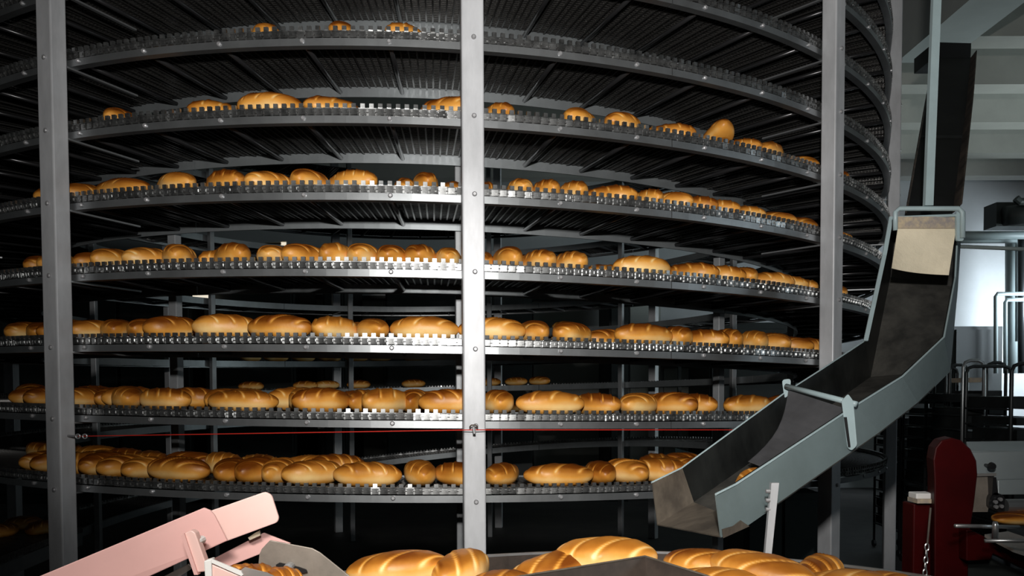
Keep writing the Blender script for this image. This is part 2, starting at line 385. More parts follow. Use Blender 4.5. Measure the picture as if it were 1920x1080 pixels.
# ------------------------------------------------------------------ loaves
LL, LW, LH = 0.268, 0.128, 0.098
def loaf_mesh(seed, nslash=4, extra=0.0, depth=1.0):
    rnd = random.Random(seed); nu, nv = 96, 56
    ph = [rnd.uniform(-0.012, 0.012) for _ in range(8)]
    bend = rnd.uniform(-0.012, 0.012); lump = rnd.uniform(0.9, 1.1)
    slant = rnd.choice((-1, 1)) * rnd.uniform(0.8, 1.25)
    v = []; colr = []; f = []
    for i in range(nu+1):
        u = -1 + 2*i/nu
        u = math.copysign(abs(u)**0.85, u)
        prof = max(0.0, 1-abs(u)**2.2)**0.58
        for j in range(nv):
            a = 2*PI*j/nv
            cy, sz = math.cos(a), math.sin(a)
            y = LW/2*prof*math.copysign(abs(cy)**0.82, cy)
            z = LH*0.5*(math.copysign(abs(sz)**0.9, sz))*prof**0.85
            if z < 0: z = max(z*1.0, -LH*0.5 + (0.013 if prof < 0.5 else 0.004*(1-prof)))
            x = LL/2*u
            y += bend*(u*u-0.4) + 0.003*math.sin(u*5+ph[0]*300)
            up = max(0.0, sz)
            pale = 0.47 + extra
            if up > 0.12:
                s = (x/LL*(nslash+0.2) + slant*y/LW*1.9) + ph[1]*10
                fr = (s % 1.0) - 0.5
                w = sm((up-0.12)/0.35)*sm((1-abs(u))/0.22)
                groove = math.exp(-(fr/0.075)**2); ear = math.exp(-((fr-0.2)/0.09)**2)
                dz = (-0.0045*groove + 0.0035*ear)*w*lump*depth
                z += dz*up; y += dz*cy*0.6
                pale += 0.42*groove*w - 0.08*ear*w - 0.20*w*(1-groove)
            # flanks are paler than the baked top
            fl = math.exp(-((z + LH*0.16)/(LH*0.16))**2)
            pale += 0.34*fl*sm((1-abs(u))/0.3) - 0.32*sm((up-0.40)/0.5) - (0.20 if z < -LH*0.42 else 0)  # last term darkens the underside as painted contact shade
            pale += 0.07*math.sin(u*4+ph[2]*400) + 0.05*math.sin(a*2+ph[3]*400)
            v.append((x, y, z + LH*0.5)); colr.append(max(0, min(1, pale)))
    for i in range(nu):
        for j in range(nv): f.append((i*nv+j, (i+1)*nv+j, (i+1)*nv+(j+1)%nv, i*nv+(j+1)%nv))
    me = bpy.data.meshes.new('loaf'); me.from_pydata(v, [], f); me.materials.append(M_bread)
    bm = bmesh.new(); bm.from_mesh(me); bmesh.ops.remove_doubles(bm, verts=bm.verts, dist=1e-6)
    bmesh.ops.recalc_face_normals(bm, faces=bm.faces)
    bm.verts.ensure_lookup_table(); bm.to_mesh(me); bm.free()
    # colours by position lookup
    key = {}
    for p, c in zip(v, colr): key[(round(p[0], 5), round(p[1], 5), round(p[2], 5))] = c
    la = me.color_attributes.new('crust', 'FLOAT_COLOR', 'POINT')
    for q in me.vertices:
        c = key.get((round(q.co.x, 5), round(q.co.y, 5), round(q.co.z, 5)), 0.4); la.data[q.index].color = (c, c, c, 1)
    for p in me.polygons: p.use_smooth = True
    zmin = min(q.co.z for q in me.vertices)
    for q in me.vertices: q.co.z -= zmin
    return me
LOAVES = [loaf_mesh(s, n) for s, n in ((1, 4), (2, 3), (3, 4), (4, 5), (5, 3), (6, 4))]
NV = len(LOAVES)
LOAVES += [loaf_mesh(11, 3, 0.26, 0.35), loaf_mesh(12, 2.6, 0.22, 0.5), loaf_mesh(13, 4, 0.2, 1.1)]
ORD = ['first', 'second', 'third', 'fourth', 'fifth', 'sixth', 'seventh', 'eighth', 'ninth', 'tenth', 'eleventh', 'twelfth', 'thirteenth', 'fourteenth',
       'fifteenth', 'sixteenth', 'seventeenth', 'eighteenth', 'nineteenth', 'twentieth']
TIER = {1: 'seventh tier up', 2: 'sixth tier up', 3: 'fifth tier up', 4: 'fourth tier up', 5: 'third tier up', 6: 'second tier up', 7: 'lowest tier'}
def theta_at(k, px, r):
    lo, hi = math.radians(-60), math.radians(58)
    for _ in range(40):
        mid = (lo+hi)/2
        if proj(hp(mid + 2*PI*k, r))[0] < px: lo = mid
        else: hi = mid
    return (lo+hi)/2
def put_loaf(mx, label, group, sl=1.0, sw=1.0, sh=1.0, var=None):
    o = bpy.data.objects.new('bread_loaf', LOAVES[random.randrange(NV) if var is None else var]); COL.objects.link(o)
    o.matrix_world = mx @ Matrix.Diagonal((sl, sw, sh, 1)); tag(o, label, 'bread', group); return o
def ext(phi): return math.sqrt((LL*math.cos(phi))**2 + (LW*math.sin(phi))**2)
ZB = -0.0255
SLOPE = Matrix.Rotation(math.atan(PIT/(2*PI*(R-0.15))), 4, 'Y')
def front_row(k, spans):
    lst = sorted(spans)
    left = [s for s in lst if (s[0]+s[1])/2 < 888][::-1]; right = [s for s in lst if (s[0]+s[1])/2 >= 888]
    for side, seq in (('left', left), ('right', right)):
        for n, s in enumerate(seq):
            xl, xr = s[0], s[1]
            a0, a1 = theta_at(k, xl, R-0.07), theta_at(k, xr, R-0.07)
            w0 = R*(a1-a0)*1.02; w = max(0.10, w0); tuck = 0.13 if w0 < 0.098 else 0.0
            sl = sw = 1.0
            if w >= LL: phi = random.gauss(0, 0.07); sl = min(1.14, w/LL)
            elif w <= LW*1.02: phi = PI/2 + random.gauss(0, 0.12); sw = max(0.80, w0/LW)
            else:
                lo, hi = 0.0, PI/2
                for _ in range(30):
                    mid = (lo+hi)/2
                    if ext(mid) > w: lo = mid
                    else: hi = mid
                phi = lo * random.choice((-1, 1))
            depth = math.sqrt((LL*sl*math.sin(phi))**2 + (LW*math.cos(phi))**2)/2
            th = (a0+a1)/2 + 2*PI*k; r = R - 0.034 - depth - tuck - ({1: 0.0, 2: 0.008, 3: 0.026, 4: 0.02} if side == 'right' else {1: 0.035, 2: 0.02, 3: 0.02, 4: 0.015}).get(k, 0.0)
            sh = random.uniform(0.94, 1.1)
            mx = hmx(th, r, ZB+0.001) @ SLOPE @ Matrix.Rotation(phi + (PI if random.random() < 0.5 else 0), 4, 'Z')
            lk = 'long slashed loaf' if abs(math.cos(phi)) > 0.85 else ('end-on loaf' if abs(math.cos(phi)) < 0.35 else 'askew loaf')
            lab = f'golden {lk}, {ORD[n]} {side} of the middle post, {TIER[k]}, front row'
            if len(s) > 2:       # leaning upright
                mx = hmx(th, R-0.17, ZB+0.042) @ Matrix.Rotation(PI/2-0.35, 4, 'Z') @ Matrix.Rotation(0.32, 4, 'Y')
                lab = 'golden loaf tipped up on end on the sixth tier, right of the middle post'
            put_loaf(mx, lab, f'bread on the {TIER[k]}', sl, sw, sh)
FRONT = {
 1: [(325,347),(443,510),(603,660),(722,803),(840,864),(1255,1277),(1360,1387)],
 2: [(177,212),(212,240),(350,425),(442,555),(567,667),(790,905),(912,968),(1060,1138),(1140,1225),(1237,1303),(1352,1397,1),(1400,1432),(1432,1490),(1500,1532),(1575,1600)],
 3: [(60,95),(105,140),(165,265),(265,355),(357,450),(455,527),(537,597),(600,703),(728,770),(772,820),(838,872),(908,945),(960,1010),(1015,1057),(1067,1112),(1123,1198),(1220,1257),(1265,1305),(1313,1353),(1357,1395),(1402,1440),(1460,1497),(1497,1535),(1582,1600)],
 4: [(35,62),(62,92),(130,160),(160,195),(197,225),(225,275),(277,338),(340,372),(372,460),(463,522),(522,590),(590,645),(645,700),(702,757),(757,816),(820,868),(898,934),(937,988),(993,1050),(1057,1111),(1165,1262),(1264,1290),(1292,1350),(1353,1400),(1400,1444),(1446,1490),(1490,1518),(1520,1545),(1577,1600)],
 5: [(5,32),(32,75),(75,102),(102,130),(133,163),(163,225),(227,268),(270,326),(327,362),(364,460),(463,580),(582,655),(657,726),(731,858),(862,985),(985,1035),(1037,1125),(1157,1264),(1265,1315),(1317,1365),(1365,1413),(1413,1458),(1458,1490),(1490,1520),(1520,1548)],
 6: [(22,46),(46,70),(72,95),(100,128),(130,152),(152,180),(181,252),(253,350),(352,383),(384,515),(517,546),(548,640),(642,676),(678,760),(762,784),(786,908),(912,968),(970,1097),(1099,1163),(1166,1252),(1254,1308),(1309,1347),(1349,1466),(1470,1520)],
 7: [(40,62),(62,86),(88,112),(113,140),(142,178),(180,223),(224,270),(272,385),(386,434),(434,485),(486,528),(530,624),(624,750),(752,815),(818,908),(912,985),(987,1115),(1117,1166),(1168,1220),(1222,1290),(1292,1340)],
}
for k in FRONT: front_row(k, FRONT[k])
BACK = {4: [(250,310),(1113,1160)], 5: [(100,160),(180,230),(300,370),(640,690),(1125,1160),(1330,1390),(1440,1500)],
 6: [(40,80),(150,200),(215,265),(330,390),(430,490),(530,580),(655,700),(765,820),(1000,1050),(1190,1250)],
 7: [(60,90),(100,130),(165,205),(215,255),(265,300),(330,380),(395,440),(455,520),(560,610),(610,650),(1205,1250),(1255,1300)]}
for k in BACK:
    seq = sorted(BACK[k]); cl = [s for s in seq if s[0] < 888][::-1]; cr_ = [s for s in seq if s[0] >= 888]
    for side, q in (('left', cl), ('right', cr_)):
        for n, s in enumerate(q):
            r = R - 0.40; a = theta_at(k, (s[0]+s[1])/2, r)
            mx = hmx(a + 2*PI*k, r, ZB+0.001) @ SLOPE @ Matrix.Rotation(random.uniform(-0.5, 0.5), 4, 'Z')
            put_loaf(mx, f'browned loaf, {ORD[n]} {side} of the middle post, {TIER[k]}, back row', f'bread on the {TIER[k]}', sh=random.uniform(0.98, 1.12))
for k in (3, 4, 5, 6):
    for a in range(150, 226, 6):
        if random.random() < 0.18: continue
        th = math.radians(a + random.uniform(-1.2, 1.2)) + 2*PI*k
        mx = hmx(th, R - BW + 0.12, ZB+0.001) @ SLOPE @ Matrix.Rotation(random.uniform(-0.3, 0.3), 4, 'Z')
        put_loaf(mx, 'dark loaf on the far side of the spiral, seen in shadow between the tiers', 'loaves on the far side of the spiral')
for n, (s, r, ph) in enumerate(((-0.02, R-0.12, 0.4), (0.22, R-0.36, 1.3), (0.33, R-0.13, 1.1))):
    q = op(s, r, ZB); mx = Matrix.Translation(q) @ Matrix.Rotation(ph, 4, 'Z')
    put_loaf(mx, 'dim brown loaf on the straight belt at lower left, %s' % ['furthest back', 'nearest the post', 'at the picture edge'][n], 'bread on the outfeed belt', sh=1.1)

# ------------------------------------------------------------------ red cord on the posts
cd = thing('safety_cord', 'thin red cord stretched across the posts below the second tier', 'cord')
q0 = at(147, 818, 3.42); q1 = at(888, 806, 3.135); q2 = at(1556, 806, 3.90)
m = MB(); m.tube([q0, q1, q2], 0.0022, 6); m.build('cord', M_cord, cd)
m = MB(); m.tube([at(127, 817, 3.43), q0], 0.004, 8); m.build('eye_bolt', M_bolt, cd)
for px in (147, 160):
    c0 = at(px, 818, 3.41); m = MB()
    m.tube([c0 + Vector((0.009*math.cos(a), -0.004, 0.009*math.sin(a))) for a in [2*PI*i/10 for i in range(11)]], 0.003, 6); m.build('ring', M_bolt, cd)
c0 = at(888, 802, 3.14); m = MB()
m.tube([c0 + Vector((-0.014, 0.02, -0.004)), c0 + Vector((-0.014, 0, 0.004)), c0 + Vector((-0.008, -0.006, 0.010)), c0 + Vector((0.008, -0.006, 0.010)), c0 + Vector((0.014, 0, 0.004)), c0 + Vector((0.014, 0.02, -0.004))], 0.003, 6)
m.build('rust_staple', M_convs, cd)
m = MB(); m.tube([c0 + Vector((0, 0.01, 0.004)), c0 + Vector((0.001, -0.012, 0.0)), c0 + Vector((0.004, -0.012, -0.022))], 0.0055, 8); m.build('hook', M_bolt, cd)

# ------------------------------------------------------------------ grey chute
CH = thing('bread_chute', 'grey-green sheet metal bread chute bending down towards the round table', 'chute')
def P(*a): return at(*a)
LT = [P(1668,408,3.62), P(1655,480,3.56), P(1620,640,3.30), P(1545,690,3.10), P(1470,738,2.95), P(1278,878,2.67), P(1222,905,2.60)]
LB = [P(1680,418,3.74), P(1668,520,3.70), P(1631,708,3.42), P(1575,748,3.15), P(1505,800,3.00), P(1300,943,2.68), P(1232,985,2.62)]
RB = [P(1803,418,3.70), P(1796,540,3.58), P(1782,696,3.18), P(1722,756,2.92), P(1650,812,2.75), P(1403,985,2.40), P(1352,1008,2.34)]
RT = [P(1797,408,3.55), P(1791,520,3.40), P(1770,632,3.08), P(1692,706,2.86), P(1605,760,2.70), P(1380,908,2.37), P(1342,927,2.31)]
def strip(name, A, B, m, i0, i1, th, parent=CH):
    SU, SV = 8, 5; A, B = A[i0:i1+1], B[i0:i1+1]; n = (len(A)-1)*SU + 1
    def pt(q, v):
        k = min(q//SU, len(A)-2); t = (q - k*SU)/SU
        return A[k].lerp(A[k+1], t).lerp(B[k].lerp(B[k+1], t), v)
    g = [[pt(q, j/SV) for j in range(SV+1)] for q in range(n)]
    def nr(q):
        return ((g[min(q+1, n-1)][0]-g[max(q-1, 0)][0]).cross(g[q][SV]-g[q][0])).normalized()*th
    b = MB(); w = SV+1
    for q in range(n): b.v += [tuple(p) for p in g[q]]
    n0 = len(b.v)
    for q in range(n): o_ = nr(q); b.v += [tuple(p+o_) for p in g[q]]
    for q in range(n-1):
        for j in range(SV):
            a = q*w+j; b.f.append((a, a+1, a+w+1, a+w)); b.f.append((n0+a, n0+a+w, n0+a+w+1, n0+a+1))
        for j in (0, SV): a = q*w+j; b.f.append((a, a+w, n0+a+w, n0+a))
    for j in range(SV):
        for q in (0, n-1): a = q*w+j; b.f.append((a, a+1, n0+a+1, n0+a))
    return b.build(name, m, parent)
TH = 0.004
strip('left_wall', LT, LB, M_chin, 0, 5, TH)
strip('chute_floor', LB, RB, M_chfl, 0, 5, TH)
strip('right_wall', RB, RT, M_chute, 0, 5, TH)
# lining of the right wall (inner face) and outer paint of the left one
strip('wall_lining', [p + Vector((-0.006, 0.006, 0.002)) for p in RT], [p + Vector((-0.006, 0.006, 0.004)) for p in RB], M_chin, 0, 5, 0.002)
lt2 = [p + Vector((-0.008, -0.012, 0)) for p in LT[:3]]; lt3 = [p + Vector((0.010, -0.012, 0)) for p in LT[:3]]
strip('edge_flange', lt2, lt3, M_frame, 0, 2, 0.005)
strip('left_wall_tip', LT, LB, M_tip, 5, 6, TH)
strip('floor_tip', LB, RB, M_tip, 5, 6, TH)
tag(strip('right_wall_tip', RB, RT, M_chute, 5, 6, TH))
m = MB(); a, b_ = RB[5].lerp(RB[6], 0.05), RB[6]; up = (RT[6]-RB[6])*0.16
off = Vector((0.004, -0.005, 0))
m.prism([a+off, b_+off, b_+up*1.3+off, a.lerp(b_, .6)+up*1.05+off, a.lerp(b_, .3)+up*1.4+off], off*0.4); m.build('bare_patch', M_tip, CH)
# rolled bright edges along the wall tops
for nm, L_ in (('left_edge', LT), ('right_edge', RT)):
    m = MB(); m.tube(L_, 0.0035, 6); m.build(nm, M_frame, CH)
m = MB(); m.tube([LB[1], LB[2].lerp(LB[1], .02) + Vector((0.004, -0.004, 0))], 0.002, 6); m.build('corner_seam', mat('yellow residue', (0.42, 0.25, 0.06), 0.7), CH)
# rod across with bracket and rubber flap
ra, rb = P(1474,724,2.93), P(1606,758,2.66)
m = MB(); m.tube([ra, rb], 0.0095, 12); m.build('cross_rod', M_frame, CH, smooth=True)
m = MB(); m.prism(rounded([P(1466,712,2.945), P(1483,710,2.945), P(1481,738,2.945), P(1471,748,2.945)], 0.012), (0.004, 0.012, 0)); m.build('rod_plate', M_frame, CH)
m = MB(); m.prism(rounded([P(1578,752,2.66), P(1590,738,2.66), P(1600,752,2.66), P(1607,835,2.645), P(1597,845,2.645), P(1589,840,2.645)], 0.008), (0.003, 0.010, 0)); m.build('bracket', M_frame, CH)
m = MB(); m.prism([P(1582,782,2.652), P(1587,782,2.652), P(1594,838,2.642), P(1590,838,2.642)], (0, -0.004, 0)); m.build('slot', M_black, CH)
m = MB(); n = 8
tl, tr = P(1480,732,2.93), P(1582,765,2.70); bl, br = P(1398,862,2.74), P(1445,880,2.60)
for i in range(n+1):
    t = i/n; bow = math.sin(t*PI*0.9)*0.035
    a = tl.lerp(bl, t) + Vector((bow, -bow*0.2, -bow*0.4)); c = tr.lerp(br, t) + Vector((bow, -bow*0.2, -bow*0.4))
    m.v += [tuple(a), tuple(c), tuple(c+Vector((-.003,.003,-.002))), tuple(a+Vector((-.003,.003,-.002)))]
for i in range(n):
    for j in range(4): m.f.append((i*4+j, i*4+(j+1)%4, (i+1)*4+(j+1)%4, (i+1)*4+j))
m.f += [(0,1,2,3), tuple(n*4+j for j in range(4))]
m.build('rubber_flap', M_flap, CH, smooth=False)
# loaf sliding down the chute
q = P(1416,890,2.545); mx = Matrix.Translation(q + Vector((-0.0, 0.04, -0.055))) @ Matrix.Rotation(0.9, 4, 'Z') @ Matrix.Rotation(-0.45, 4, 'Y')
put_loaf(mx, 'golden loaf sliding out under the flap inside the grey chute', None, 0.6, 0.7, 0.6, var=6)
# top frame, curtain and hanger
top = [P(1679,432,3.40), P(1679,398,3.40), P(1686,391,3.40), P(1797,391,3.36), P(1805,398,3.36), P(1805,446,3.36)]
m = MB(); m.tube(top, 0.010, 10); m.build('top_frame', M_frame, CH, smooth=True)
m = MB(); m.prism(rounded([P(1793,396,3.37), P(1807,396,3.37), P(1807,452,3.37), P(1794,452,3.37)], 0.01), (0, 0.012, 0)); m.build('frame_ear', M_frame, CH)
m = MB(); m.tube([P(1675,408,3.42), P(1808,403,3.37)], 0.006, 8); m.build('curtain_rod', M_frame, CH)
CU = thing('canvas_curtain', 'cream canvas curtain hanging at the top mouth of the grey chute', 'curtain')
def sheet(name, rows, m_, parent, th=0.003):
    b = MB(); w = len(rows[0])
    for r in rows: b.v += [tuple(p) for p in r]
    n0 = len(b.v)
    for r in rows: b.v += [tuple(p + Vector((0, th, 0))) for p in r]
    h = len(rows)
    for i in range(h-1):
        for j in range(w-1):
            a = i*w+j; b.f.append((a, a+1, a+w+1, a+w)); b.f.append((n0+a, n0+a+w, n0+a+w+1, n0+a+1))
    for i in range(h-1):
        for j in (0, w-1):
            a = i*w+j; b.f.append((a, a+w, n0+a+w, n0+a))
    for j in range(w-1):
        for i in (0, h-1):
            a = i*w+j; b.f.append((a, a+1, n0+a+1, n0+a))
    return b.build(name, m_, parent, smooth=False)
rows = []
for i in range(9):
    t = i/8; r = []
    for j in range(9):
        s = j/8
        px = (1684+(1672-1684)*t)*(1-s) + (1793+(1779-1793)*t)*s
        py = 426 + (511 + 5*s - 4*(1-s)**3*2 - 426)*t
        r.append(P(px, py, 3.395 - 0.05*t + 0.02*math.sin(s*3.1)*t - 0.03*t*t*(1-s)**3))
    rows.append(r)
sheet('canvas', rows, M_curt, CU)
rows = [[P(1684+109*s, 406+22*t, 3.385) for s in (0, .25, .5, .75, 1)] for t in (0, .5, 1)]
sheet('clamp_strip', rows, M_strip, CU)
HG = thing('hanger_rod', 'pale blue-grey steel rod hanging from the ceiling above the chute', 'rod')
m = MB(); ha, hb = P(1740,386,3.38), P(1740,386,3.38).lerp(P(1756,-20,3.4), 1.0)
hc = ha + (hb-ha)*((HC-ha.z)/(hb.z-ha.z))
def boxbar(mb, a, b, w, d):
    a, b = Vector(a), Vector(b); x = Vector((w/2, 0, 0)); y = Vector((0, d/2, 0))
    mb.quadbox([a-x-y, a+x-y, a+x+y, a-x+y, b-x-y, b+x-y, b+x+y, b-x+y])
boxbar(m, ha, ha.lerp(hc, .30), 0.033, 0.022); m.build('lower_bar', M_frame, HG)
m = MB(); boxbar(m, ha.lerp(hc, .30), hc, 0.030, 0.018); m.build('upper_bar', M_frame, HG)
m = MB(); boxbar(m, ha.lerp(hc, .29), ha.lerp(hc, .305), 0.040, 0.028); m.build('joint_sleeve', M_frame, HG)
# support strut in front of the chute
ST = thing('chute_strut', 'flat grey metal strut standing under the lower end of the chute', 'strut')
m = MB(); sa, sb = P(1452,905,2.36), P(1438,1050,2.34); sd = (sb-sa).normalized(); sc = sb + sd*0.12
xx = Vector((0.011, 0, 0)); yy = Vector((0, 0.008, 0))
m.quadbox([sc-xx*0.75-yy, sc+xx*0.75-yy, sc+xx*0.75+yy, sc-xx*0.75+yy, sa-xx-yy, sa+xx-yy, sa+xx+yy, sa-xx+yy]); m.build('bar', M_post, ST)
for py in (921, 938, 955):
    m = MB(); c0 = P(1441, py, 2.35); m.tube([c0+Vector((0.004,0,0)), c0+Vector((-0.008,0,0))], 0.006, 8); m.build('screw', M_bolt, ST)

# ------------------------------------------------------------------ dark feed conveyor behind the chute
FC = thing('feed_conveyor', 'steep black belt conveyor coming down from the ceiling behind the chute', 'conveyor')
fa, fb = P(1700,400,3.85), P(1786,400,3.85)
fm, fn = P(1736,195,5.2), P(1812,195,5.2)
fc, fd = P(1752,108,6.0), P(1820,108,6.0)
def plate(name, pts, off, m_, parent): b = MB(); b.prism(pts, off); return b.build(name, m_, parent)
plate('belt', [fa, fb, fn, fm], (0, 0.03, -0.03), M_conv, FC)
plate('belt', [fm, fn, fd, fc], (0, 0.03, -0.03), M_conv, FC)
hd = P(1752,79,6.05); he = P(1821,81,6.05); plate('head_hood', [fc, fd, he, hd], (0, 0.3, 0.0), M_black, FC)
for a, b_, s in ((fa, fm, -1), (fb, fn, 1), (fm, fc, -1), (fn, fd, 1)):
    o1 = Vector((0.012*s, -0.045, 0.03)); plate('side_board', [a, b_, b_+o1, a+o1], (0.008*s, 0, 0.004), M_convs, FC)
plate('belt_seam', [fa.lerp(fm, .62), fb.lerp(fn, .62), fb.lerp(fn, .64), fa.lerp(fm, .64)], (0, -0.004, 0.004), M_rtray, FC)

# ------------------------------------------------------------------ round collecting table and its bread
RT_ = thing('round_table', 'large round brown steel collecting table with bright rim, piled with loaves', 'table')
rim0 = at(1130, 1034, 2.52); TR = 1.12; tc = Vector((rim0.x, rim0.y - TR, rim0.z))
def ringmesh(name, prof, m_, parent, n=96, smooth=True):
    b = MB(); k = len(prof)
    for i in range(n):
        a = 2*PI*i/n
        for r, z in prof: b.v.append((tc.x + r*math.cos(a), tc.y + r*math.sin(a), tc.z + z))
    for i in range(n):
        for j in range(k): b.f.append((i*k+j, i*k+(j+1)%k, ((i+1)%n)*k+(j+1)%k, ((i+1)%n)*k+j))
    return b.build(name, m_, parent)
ringmesh('side_wall', [(TR, 0), (TR, -0.13), (TR-0.004, -0.13), (TR-0.004, 0)], M_tray, RT_)
ringmesh('rim', [(TR+0.003, -0.004), (TR+0.003, 0.003), (TR-0.006, 0.003), (TR-0.006, -0.004)], M_rim, RT_)
b = MB(); n = 96
b.prism([(tc.x + (TR-0.006)*math.cos(2*PI*i/n), tc.y + (TR-0.006)*math.sin(2*PI*i/n), tc.z-0.118) for i in range(n)], (0, 0, -0.01)); b.build('table_plate', M_tray, RT_)
b = MB(); b.tube([(tc.x, tc.y, 0.0), (tc.x, tc.y, 0.05), (tc.x, tc.y, 0.06), (tc.x, tc.y, tc.z-0.128)], [0.4, 0.4, 0.11, 0.11], 24); b.build('pedestal', M_dark, RT_)
tz = tc.z - 0.118
def tl_loaf(px, py, Y, yaw, label, pitch=0.0, roll=0.0, sl=1.0, sw=1.0, sh=1.0, var=0, z=None):
    q = at(px, py, Y)
    mx = Matrix.Translation((q.x, q.y, q.z if z is None else z)) @ Matrix.Rotation(yaw, 4, 'Z') @ Matrix.Rotation(pitch, 4, 'Y') @ Matrix.Rotation(roll, 4, 'X')
    put_loaf(mx, label, 'bread on the round table', sl, sw, sh, var)
G = 'bread on the round table'
tl_loaf(750, 1104, 2.12, 0.10, 'long smooth loaf at the left end of the round table', -0.07, 0.0, 1.02, 1.05, 1.0, 6)
tl_loaf(866, 1106, 2.14, 1.25, 'loaf with hooked end, second from left on the round table', 0, 0, 1.0, .95, 1.05, 7)
tl_loaf(930, 1135, 2.10, 0.7, 'small ridged loaf low between the two left groups on the round table', 0, 0, .9, .85, .9, 7)
tl_loaf(1045, 1108, 2.24, 0.35, 'loaf leaning under the big pale one on the round table', -0.15, 0.2, 1.05, 1.05, 1.1, 6)
tl_loaf(1136, 1077, 2.26, -0.02, 'big pale loaf on top of the pile behind the brown plate', 0.0, 0.1, 1.06, 1.15, 1.05, 6)
tl_loaf(1170, 1125, 2.22, 0.2, 'loaf mostly hidden under the big pale one behind the brown plate', 0, 0, 1, 1, 1, 7)
tl_loaf(1327, 1098, 2.22, -0.45, 'loaf just right of the brown plate on the round table', 0.05, 0, .95, 1.05, 1.0, 7)
tl_loaf(1345, 1130, 2.05, -0.2, 'loaf lowest in front, right of the brown plate', 0, 0, .9, .9, .9, 6)
tl_loaf(1428, 1112, 2.10, -0.65, 'large loaf slanting towards the viewer under the grey strut', 0.12, 0.15, 1.1, 1.05, 1.05, 6)
tl_loaf(1537, 1110, 2.20, 1.05, 'deeply ridged curled loaf near the right rim of the round table', 0, 0, .9, .9, 1.0, 8)
tl_loaf(1585, 1126, 2.10, 0.15, 'flat loaf at the right edge of the round table', 0, 0, 1, 1, .8, 7)
tl_loaf(1655, 1128, 2.12, -0.3, 'small loaf rightmost on the round table', 0, 0, .7, .8, .8, 6)
# brown deflector plate standing on the table
DP = thing('deflector_plate', 'peaked dark brown steel deflector plate standing in the round table', 'plate')
pk = P(1210,1043,1.86); pl = P(930,1088,1.62); pr = P(1345,1086,1.72); dn = Vector((0, -0.05, -0.16))
b = MB(); b.prism([pl, pk, pk+dn*1.2, pl+dn*0.7], (0, 0.006, 0)); b.build('left_wing', M_tray, DP)
b = MB(); b.prism([pk, pr, pr+dn*0.7, pk+dn*1.2], (0, 0.006, 0)); b.build('right_wing', M_tray, DP)
b = MB(); b.tube([pl, pk, pr], 0.0025, 6); b.build('folded_edge', M_tip, DP)
b = MB(); q = pk + dn*0.9; b.box((q.x-0.02, q.y, tz+0.002), (q.x+0.02, q.y+0.02, q.z+0.02)); b.build('foot', M_tray, DP)

# ------------------------------------------------------------------ pink infeed guide at lower left
PK = thing('pink_guide_rail', 'pink painted sloping side guards with clamp at lower left', 'guard')
def pan(name, pts, Y, m_, parent=PK, th=0.006, r=0.0, slope=0.0, bev=0.0):
    pl_ = [at(x, y, Y + slope*(x-300)) for x, y in pts]
    if r: pl_ = rounded(pl_, r)
    b = MB(); b.prism(pl_, (0, th, 0)); return b.build(name, m_, parent, bevel=bev)
SL = 0.0003
pan('guard_panel', [(-40,1128),(382,952),(394,957),(402,966),(426,1014),(150,1140),(-40,1190)], 1.62, M_pink, slope=SL, bev=0.0015)
pan('guard_extension', [(380,963),(497,922),(509,928),(523,972),(519,980),(400,1024)], 1.645, M_pink2, r=0.006, slope=SL, bev=0.0015)
pan('lower_guard', [(372,1062),(494,999),(545,1019),(500,1034),(430,1062),(400,1080)], 1.68, M_pink, slope=SL, bev=0.0015)
pan('spacer', [(465,1008),(486,994),(488,1004),(468,1013)], 1.66, M_strip, slope=SL)
pan('under_rail', [(200,1135),(352,1058),(360,1066),(250,1135)], 1.66, M_steel, slope=SL)
pan('clamp_bar', [(339,1003),(358,994),(366,999),(388,1062),(384,1072),(364,1074)], 1.585, M_pink2, th=0.02, r=0.003, bev=0.002)
pan('clamp_edge', [(339,1005),(345,1000),(371,1078),(364,1078)], 1.58, M_pink, th=0.015)
b = MB(); c0 = at(372,1015,1.60); b.tube([c0+Vector((0,0.02,0)), c0, c0+Vector((0,-0.012,0))], [0.008,0.008,0.005], 10); b.build('clamp_bolt', M_white, PK)
bx_ = pan('side_box', [(392,1056),(450,1080),(456,1120),(380,1120)], 1.50, M_pink2, th=0.02, bev=0.002)
pan('box_flange', [(382,1052),(396,1048),(398,1120),(386,1120)], 1.495, M_white, th=0.02, bev=0.002)
pan('box_edge', [(396,1048),(452,1071),(456,1078),(452,1080),(396,1055)], 1.497, M_white, th=0.004)
pan('curved_sheet', [(450,1070),(458,1064),(500,1074),(520,1084),(520,1120),(452,1120)], 1.53, M_steel, th=0.004)
GP = thing('slotted_plate', 'brownish grey metal plate with slot and bolt beside the pink guard', 'plate')
pan('plate', [(478,1120),(486,1040),(490,1030),(506,1013),(585,1028),(600,1036),(655,1080),(690,1120)], 1.66, M_brnpl, parent=GP, th=0.004, bev=0.001)
pan('slot', [(517,1059),(524,1055),(560,1063),(574,1068),(576,1073),(568,1075),(540,1069),(518,1063)], 1.655, M_black, parent=GP, th=0.003)
b = MB(); c0 = at(543,1063,1.652); b.tube([c0+Vector((0,0.006,0)), c0+Vector((0,-0.012,0)), c0+Vector((0,-0.016,0))], [0.0095,0.0095,0.006], 12); b.build('bolt', M_bolt, GP)
for n, (px, py, Y, yw) in enumerate(((455,1128,1.62,0.3), (482,1128,1.60,1.2), (528,1134,1.60,0.2))):
    q = at(px, py, Y); mx = Matrix.Translation(q) @ Matrix.Rotation(yw, 4, 'Z')
    put_loaf(mx, 'small roll-like loaf end, %s behind the pink side box' % ['leftmost', 'middle', 'rightmost'][n], 'bread under the pink guard', 0.35, 0.6, 0.75, n)
